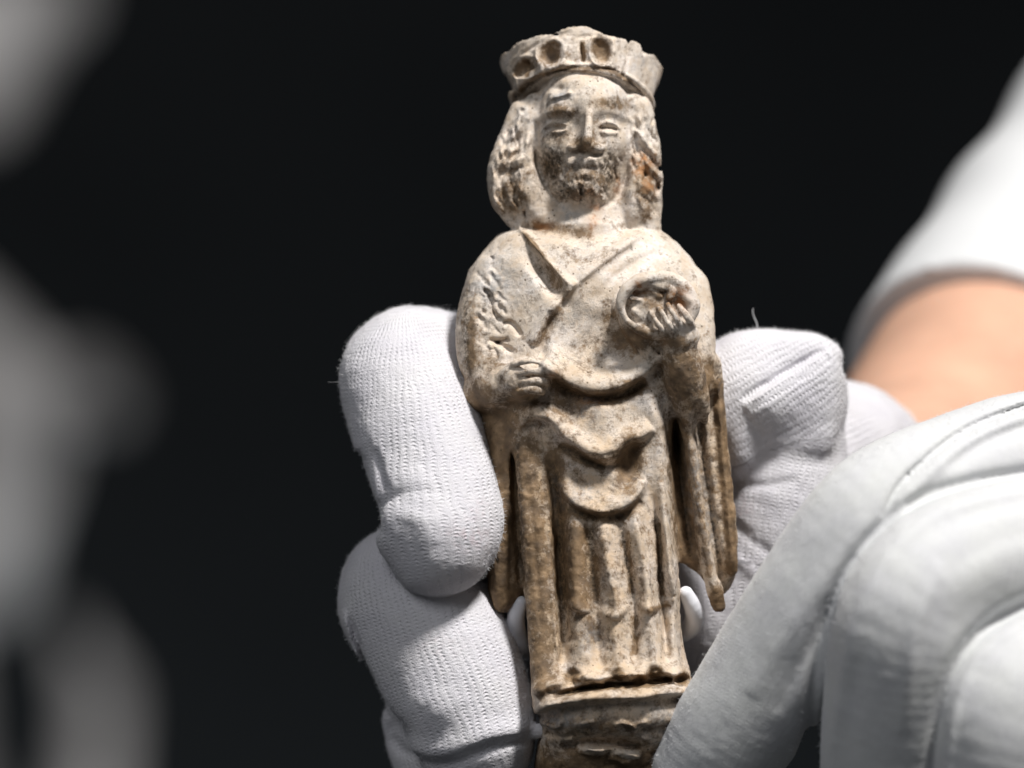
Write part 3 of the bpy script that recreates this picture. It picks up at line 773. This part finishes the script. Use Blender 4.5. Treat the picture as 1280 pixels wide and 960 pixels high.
def fuzz(V, N, count, lo, hi, base, parent, mask, rad=0.16, segs=4, curl=1.0):
    """loose cotton fibres standing off the knit"""
    pick = rng.choice(np.flatnonzero(mask), count)
    p = V[pick] - N[pick] * 1.0
    d = N[pick] * 0.6 + rng.normal(0, 0.6, (count, 3)); d /= np.linalg.norm(d, axis=1, keepdims=True)
    L = rng.uniform(lo, hi, count)[:, None]
    bend = rng.normal(0, curl, (count, 3))
    a = np.cross(d, (0.3, 0.5, 0.8)); a /= np.linalg.norm(a, axis=1, keepdims=True); b = np.cross(d, a)
    rings = []
    for k in range(segs + 1):
        r = rad * (1 - 0.7 * k / segs)
        rings.append(np.stack([p + a * r * math.cos(q * 2.0944) + b * r * math.sin(q * 2.0944) for q in range(3)], 1))
        bend = bend + rng.normal(0, curl * 0.5, (count, 3))
        d = d + bend * (2.0 / segs); d /= np.linalg.norm(d, axis=1, keepdims=True)
        p = p + d * L / segs
    verts = np.stack(rings, 1).reshape(-1, 3)
    n0 = (np.arange(count) * (segs + 1) * 3)[:, None]
    loc = np.array([(3 * k + q, 3 * k + (q + 1) % 3, 3 * k + 3 + (q + 1) % 3, 3 * k + 3 + q) for k in range(segs) for q in range(3)])
    faces = (n0[:, None, :] + loc[None]).reshape(-1, 4)
    me = make_mesh('fuzz', to_world(verts) - base, faces, MAT_FUZZ)
    return tag(link('fuzz', me, parent), kind='stuff')

def glove(field, chains, canvas, mat, base, parent, pink=None, wrinkle=1.0):
    field.relief(canvas, 30, 60)
    V, Q, lab = field.mesh()
    N = vert_normals(to_world(V), Q)
    Np = N.copy(); Np[:, 2] *= -1
    Np = Np[:, [0, 1, 2]]
    disp = wrinkle * (1.6 * vnoise(V, 46, 6) + 0.7 * vnoise(V, 17, 7) + 0.35 * vnoise(V, 6, 8))
    V = V + Np * disp[:, None]
    W = to_world(V)
    a = {'knit': knit_coords(V, chains), 'pink': pink.at(V[:, 0], V[:, 2]) if pink else np.zeros(len(V))}
    me = make_mesh('glove', W - base, Q, mat, vert_normals(W, Q), a)
    o = link('glove', me, parent)
    return o, V, Np

person_base = np.array([(1300 - 640) * S, 0.12, CAMZ - 0.08])
person = tag(empty('person', person_base), 'person in white shirt and white cotton gloves holding up a small figurine', 'person')

# the hand that holds the figurine from behind
g = Field(404, 1190, -190, 350, 366, 1076, 2.8)
FA = [(620, 452, 106, 62), (560, 456, 76, 68), (506, 466, 34, 80), (520, 530, -10, 82), (540, 596, -44, 79), (554, 648, -66, 77), (546, 668, -82, 75)]
FB = [(640, 740, 100, 66), (570, 735, 70, 76), (510, 742, 24, 88), (545, 800, -10, 92), (575, 862, -30, 86), (590, 905, -36, 80), (592, 925, -34, 76)]
FC = [(630, 860, 130, 66), (575, 850, 94, 76), (553, 905, 70, 76), (575, 990, 50, 76)]
PALM = [(640, 560, 190, 84), (760, 680, 205, 110), (930, 770, 150, 105), (985, 660, 140, 95)]
TH = [(955, 760, 150, 90), (980, 640, 118, 88), (990, 560, 112, 74)]
TT = [(990, 500, 96, 74), (950, 494, 82, 78), (905, 500, 76, 72)]
CU = [(980, 650, 200, 96), (1055, 575, 250, 96), (1085, 590, 310, 100)]
for c_, k_ in ((FC, 8), (FB, 9), (FA, 7), (PALM, 25), (CU, 20), (TH, 20)):
    g.chain(c_, k_, 0)
g.ball(975, 498, 92, 78, 84, 66, 8, 0, power=4.5)
g.chain(TT, 14, 0)
g.ball(926, 545, 60, 26, 54, 44, 16, 0)
g.ball(1038, 446, 76, 20, 20, 26, 8, 0)
g.chain([(660, 914, -66, 9), (676, 909, -66, 9), (684, 906, -62, 6)], 5, 0)      # seam corner at a fingertip
G = Canvas(404, 1190, 366, 1000)
G.dab(503, 692, 26, 36, -9, 20, 1.1); G.line([(480, 652), (500, 640), (530, 648), (546, 680)], 12, amp=4, taper=0.4); G.dab(525, 604, 40, 20, 6)
G.line([(448, 560), (466, 618), (478, 668)], 6, amp=-7); G.line([(456, 575), (475, 625)], 5, amp=4); G.line([(470, 560), (486, 612)], 4, amp=-4)
G.line([(488, 915), (530, 938), (565, 932), (612, 914), (670, 905)], 14, 6, amp=6); G.line([(495, 938), (560, 948), (615, 928), (668, 918)], 6, amp=-5)
G.dab(500, 920, 16, 22, -10, 0, 1.4); G.dab(545, 880, 40, 26, 6); G.dab(540, 965, 60, 18, -6)
G.line([(436, 770), (462, 840), (486, 900)], 3, amp=-6); G.line([(428, 760), (452, 838), (474, 900)], 4, amp=5)
G.line([(1044, 438), (990, 470), (930, 510)], 46, 4, amp=10, hard=1.1, taper=0.2); G.line([(1034, 437), (984, 464), (926, 500)], 5, amp=-8, taper=0.3)
G.line([(916, 604), (950, 608), (1000, 600)], 6, amp=-3); G.line([(912, 650), (960, 690), (990, 700)], 7, amp=-3); G.line([(905, 690), (950, 720)], 8, amp=3)
for i in range(34):                                        # stitches along the thumb seam
    t = i / 33.0; x = 1036 - 98 * t; y = 447 + 62 * t
    G.line([(x - 2, y - 5), (x + 2, y + 6)], 1.6, amp=-3.0)
PK = Canvas(404, 1190, 366, 1000)
for e in ((588, 668, 24, 16, 0.5), (600, 640, 14, 20, 0.3), (540, 800, 40, 20, 0.15), (930, 640, 14, 26, 0.3)): PK.dab(*e, mode='max')
gl, GV, GN = glove(g, [(FA, (508, 380, 552, 740, 40, 80)), (FB, (500, 660, 610, 960, 50, 88)), (FC, (480, 800, 548, 990, 90, 76)), (PALM, (760, 500, 780, 900, 330, 160)), (TH, (1000, 560, 965, 740, 160, 82)), (TT, (1040, 440, 935, 505, 160, 90)), (CU, (980, 650, 1080, 590, 330, 110))], G, MAT_KNIT, person_base, person, PK)
gl['label'] = 'knitted white glove with fingers curled round the figurine'
del g
edge = np.abs(GN[:, 1]) < 0.5
near = edge & ((GV[:, 0] < 720) | ((GV[:, 0] > 860) & (GV[:, 2] < 720)))
fuzz(GV, GN, 42000, 2, 7, person_base, gl, near & (np.abs(GN[:, 1]) < 0.4), 0.26, 3)
fuzz(GV, GN, 40, 12, 22, person_base, gl, near & (GV[:, 2] < 700), 0.24, 12, 0.9)

# the hand in front, steadying the pedestal
g = Field(790, 1650, -450, 170, 440, 1136, 3.3)
IX = [(1400, 590, -60, 100), (1290, 585, -110, 98), (1180, 606, -160, 88), (1088, 640, -196, 80), (1030, 716, -186, 80), (975, 810, -156, 82), (915, 905, -124, 78), (885, 960, -104, 72)]
MD = [(1410, 700, -120, 110), (1300, 690, -190, 104), (1200, 702, -250, 98), (1126, 752, -280, 98), (1110, 840, -258, 92), (1104, 930, -220, 88), (1100, 1030, -176, 84)]
RG = [(1410, 850, -180, 110), (1330, 836, -250, 104), (1260, 868, -310, 102), (1244, 950, -300, 98), (1240, 1030, -270, 92)]
BK = [(1400, 640, -20, 130), (1420, 760, -60, 145), (1500, 800, 0, 120)]
for c_, k_ in ((BK, 30), (IX, 10), (MD, 4), (RG, 4)):
    g.chain(c_, k_, 0)
G = Canvas(790, 1420, 440, 1040)
G.line([(1320, 490), (1200, 532), (1120, 590), (1086, 640)], 4, amp=-8); G.line([(1320, 504), (1200, 548), (1130, 604), (1096, 656)], 7, amp=5)
G.line([(1330, 512), (1225, 545), (1165, 582)], 11, amp=-8, taper=0.4)
G.line([(1320, 596), (1200, 618), (1128, 646), (1080, 700), (1046, 780), (1026, 900), (1020, 1030)], 9, amp=4, taper=0.05); G.line([(1320, 612), (1205, 634), (1140, 662), (1098, 714), (1066, 790), (1050, 880), (1046, 1030)], 9, amp=-2, taper=0.3)
G.line([(1320, 730), (1220, 782), (1176, 836), (1158, 920), (1156, 1030)], 8, amp=6, taper=0.05)
G.dab(1200, 750, 60, 30, -7, -20)
G.line([(1330, 578), (1200, 598), (1118, 626), (1058, 684), (1016, 776), (1002, 880), (1000, 1000)], 8, amp=-9, taper=0.1)
G.line([(1330, 712), (1214, 762), (1166, 822), (1146, 910), (1144, 1020)], 8, amp=-8, taper=0.1)
G.line([(1330, 652), (1230, 664), (1150, 704)], 12, 20, amp=-3, taper=0.4); G.line([(1150, 690), (1120, 780), (1108, 900)], 10, amp=5, taper=0.4)
G.line([(1070, 640), (1000, 740), (930, 860)], 12, amp=4, taper=0.4); G.line([(1060, 690), (1010, 780), (960, 880)], 9, amp=-4, taper=0.4)
for i in range(26):
    t = i / 25.0; x = 1280 - 160 * t; y = 505 + 86 * t ** 1.3
    G.line([(x - 1, y - 5), (x + 1, y + 6)], 2.0, amp=-3)
gr, RV, RN = glove(g, [(IX, (1090, 600, 890, 960, -60, 80)), (MD, (1180, 640, 1100, 1030, -140, 95)), (RG, (1300, 760, 1240, 1030, -190, 100))], G, MAT_KNIT_SOFT, person_base, person, None, 0.5)
gr['label'] = 'white glove in front with bent fingers steadying the pedestal'
del g
edge = np.abs(RN[:, 1]) < 0.6
fuzz(RV, RN, 22000, 3, 7, person_base, gr, edge, 0.3, 3)
# a single long thread on the thumb
tp = [(946 + 3 * math.sin(i * 0.9), 70 - i, 415 - i * 5) for i in range(7)]
tv, tf = [], []
for i, (x, y, z) in enumerate(tp):
    for q in range(3): tv.append((x + 0.6 * math.cos(q * 2.0944), y + 0.6 * math.sin(q * 2.0944), z))
    if i:
        for q in range(3): tf.append((3 * i - 3 + q, 3 * i - 3 + (q + 1) % 3, 3 * i + (q + 1) % 3, 3 * i + q))
link('thread', make_mesh('thread', to_world(np.array(tv, float)) - person_base, np.array(tf), MAT_FUZZ), gl)

# bare arm and shirt sleeve behind, out of focus: pixels read at their own distance
def deep(chain):
    return [(640 + (a - 640) * (DIST + y) / DIST, 480 + (b - 480) * (DIST + y) / DIST, y, r * (DIST + y) / DIST) for a, b, y, r in chain]
g = Field(960, 2100, 150, 2000, -300, 1100, 9)
g.chain(deep([(1075, 590, 300, 86), (1140, 600, 480, 120), (1225, 560, 760, 186), (1338, 400, 1050, 190), (1460, 250, 1300, 180)]), 20, 0)
V, Q, lab = g.mesh(); W = to_world(V)
link('arm', make_mesh('arm', W - person_base, Q, MAT_SKIN, vert_normals(W, Q)), person)
g = Field(960, 2300, 300, 2300, -500, 1100, 9)
g.chain(deep([(1238, 512, 840, 203), (1340, 385, 1060, 214), (1455, 235, 1300, 220), (1560, 60, 1500, 226), (1700, -40, 1600, 300)]), 20, 0)
a_, b_ = np.array(deep([(1245, 505, 860, 1)])[0][:3]), np.array(deep([(1420, 230, 1300, 1)])[0][:3])
w = g.win((960, 300, -500), (2300, 2300, 1100)); sl, (X, Y, Z) = w
ax = (b_ - a_); ax /= np.linalg.norm(ax)
t = (X - a_[0]) * ax[0] + (Z - a_[1]) * ax[1] + (Y - a_[2]) * ax[2]
g.D[sl] = np.maximum(g.D[sl], -t)
ru = (4 * np.sin(t / 36.0 + (X - Y) / 110.0) + 3 * np.sin(t / 61.0 - Z / 80.0)) * np.clip((t - 60) / 250, 0, 1)
g.D[sl] += ru.astype(F32)
V, Q, lab = g.mesh(); W = to_world(V)
link('sleeve', make_mesh('sleeve', W - person_base, Q, MAT_SHIRT, vert_normals(W, Q)), person)
del g

# the bare forearm behind the hand in front, mostly past the edge of the picture
g = Field(1300, 2500, -260, 1000, 500, 1400, 10)
g.chain([(1480, 800, 0, 104), (1640, 840, 150, 150), (1850, 900, 380, 200), (2150, 990, 700, 230)], 20, 0)
V, Q, lab = g.mesh(); W = to_world(V)
link('arm', make_mesh('arm', W - person_base, Q, MAT_SKIN, vert_normals(W, Q)), person)
del g

# ------------------------------------------------------------------ white clip whose two ends hold the lower robe
g = Field(600, 900, -160, 160, 720, 850, 1.8)
hook = [(650, 752, -44, 9), (645, 768, -40, 11), (646, 788, -26, 12), (656, 812, 0, 12), (690, 820, 60, 12), (755, 815, 92, 12), (820, 800, 70, 12), (856, 790, 10, 12), (867, 775, -22, 12), (865, 758, -40, 11), (856, 740, -48, 9)]
g.chain(hook, 2, 0, step=8)
V, Q, lab = g.mesh(); W = to_world(V)
cb = np.array([(755 - 640) * S, 0.011, CAMZ + (480 - 815) * S])
tag(link('holding_clip', make_mesh('holding_clip', W - cb, Q, MAT_CLIP, vert_normals(W, Q)), None, cb), "curved white plastic clip whose two rounded ends hug the figurine's lower robe", 'clip')
del g

# ------------------------------------------------------------------ blurred sculpture in the dark
FARY = 15200
g = Field(-2900, 250, 14000, 16400, -1700, 2800, 32)
def far(ch): return deep([(a, b, FARY + y, r) for a, b, y, r in ch])
g.chain(far([(-90, 20, 0, 90), (-40, 90, -20, 70), (10, 20, -20, 60), (70, -10, 0, 40)]), 60, 0)
g.chain(far([(-190, 250, 60, 100), (-200, 420, 60, 120), (-190, 640, 60, 130), (-170, 900, 60, 140), (-170, 1080, 60, 160)]), 80, 1)
g.chain(far([(-60, 560, -60, 100), (20, 520, -200, 60), (90, 480, -240, 44), (140, 505, -240, 26)]), 60, 2)
g.chain(far([(-50, 690, -60, 90), (10, 640, -160, 50), (50, 580, -200, 30)]), 60, 2)
g.chain(far([(-60, 400, -60, 50), (0, 450, -160, 34)]), 60, 2)
g.chain(far([(95, 780, 40, 16), (125, 870, 50, 32), (112, 1000, 60, 38), (105, 1100, 60, 44)]), 60, 3)
V, Q, lab = g.mesh(); W = to_world(V)
V[:, 0] += 60 * vnoise(V, 260, 9); V[:, 2] += 60 * vnoise(V, 240, 10); W = to_world(V)
sb = np.array([(-170 - 640) * S * 2.9, 1.9, CAMZ + (480 - 1080) * S * 2.9])
stat = tag(empty('stone_sculpture', sb), 'blurred pale grey sculpture standing in the dark beside the gloved fingers', 'sculpture')
split_parts(W, Q, lab, {0: 'head', 1: 'body', 2: 'arm', 3: 'drapery'}, MAT_STONE, stat, sb, {})
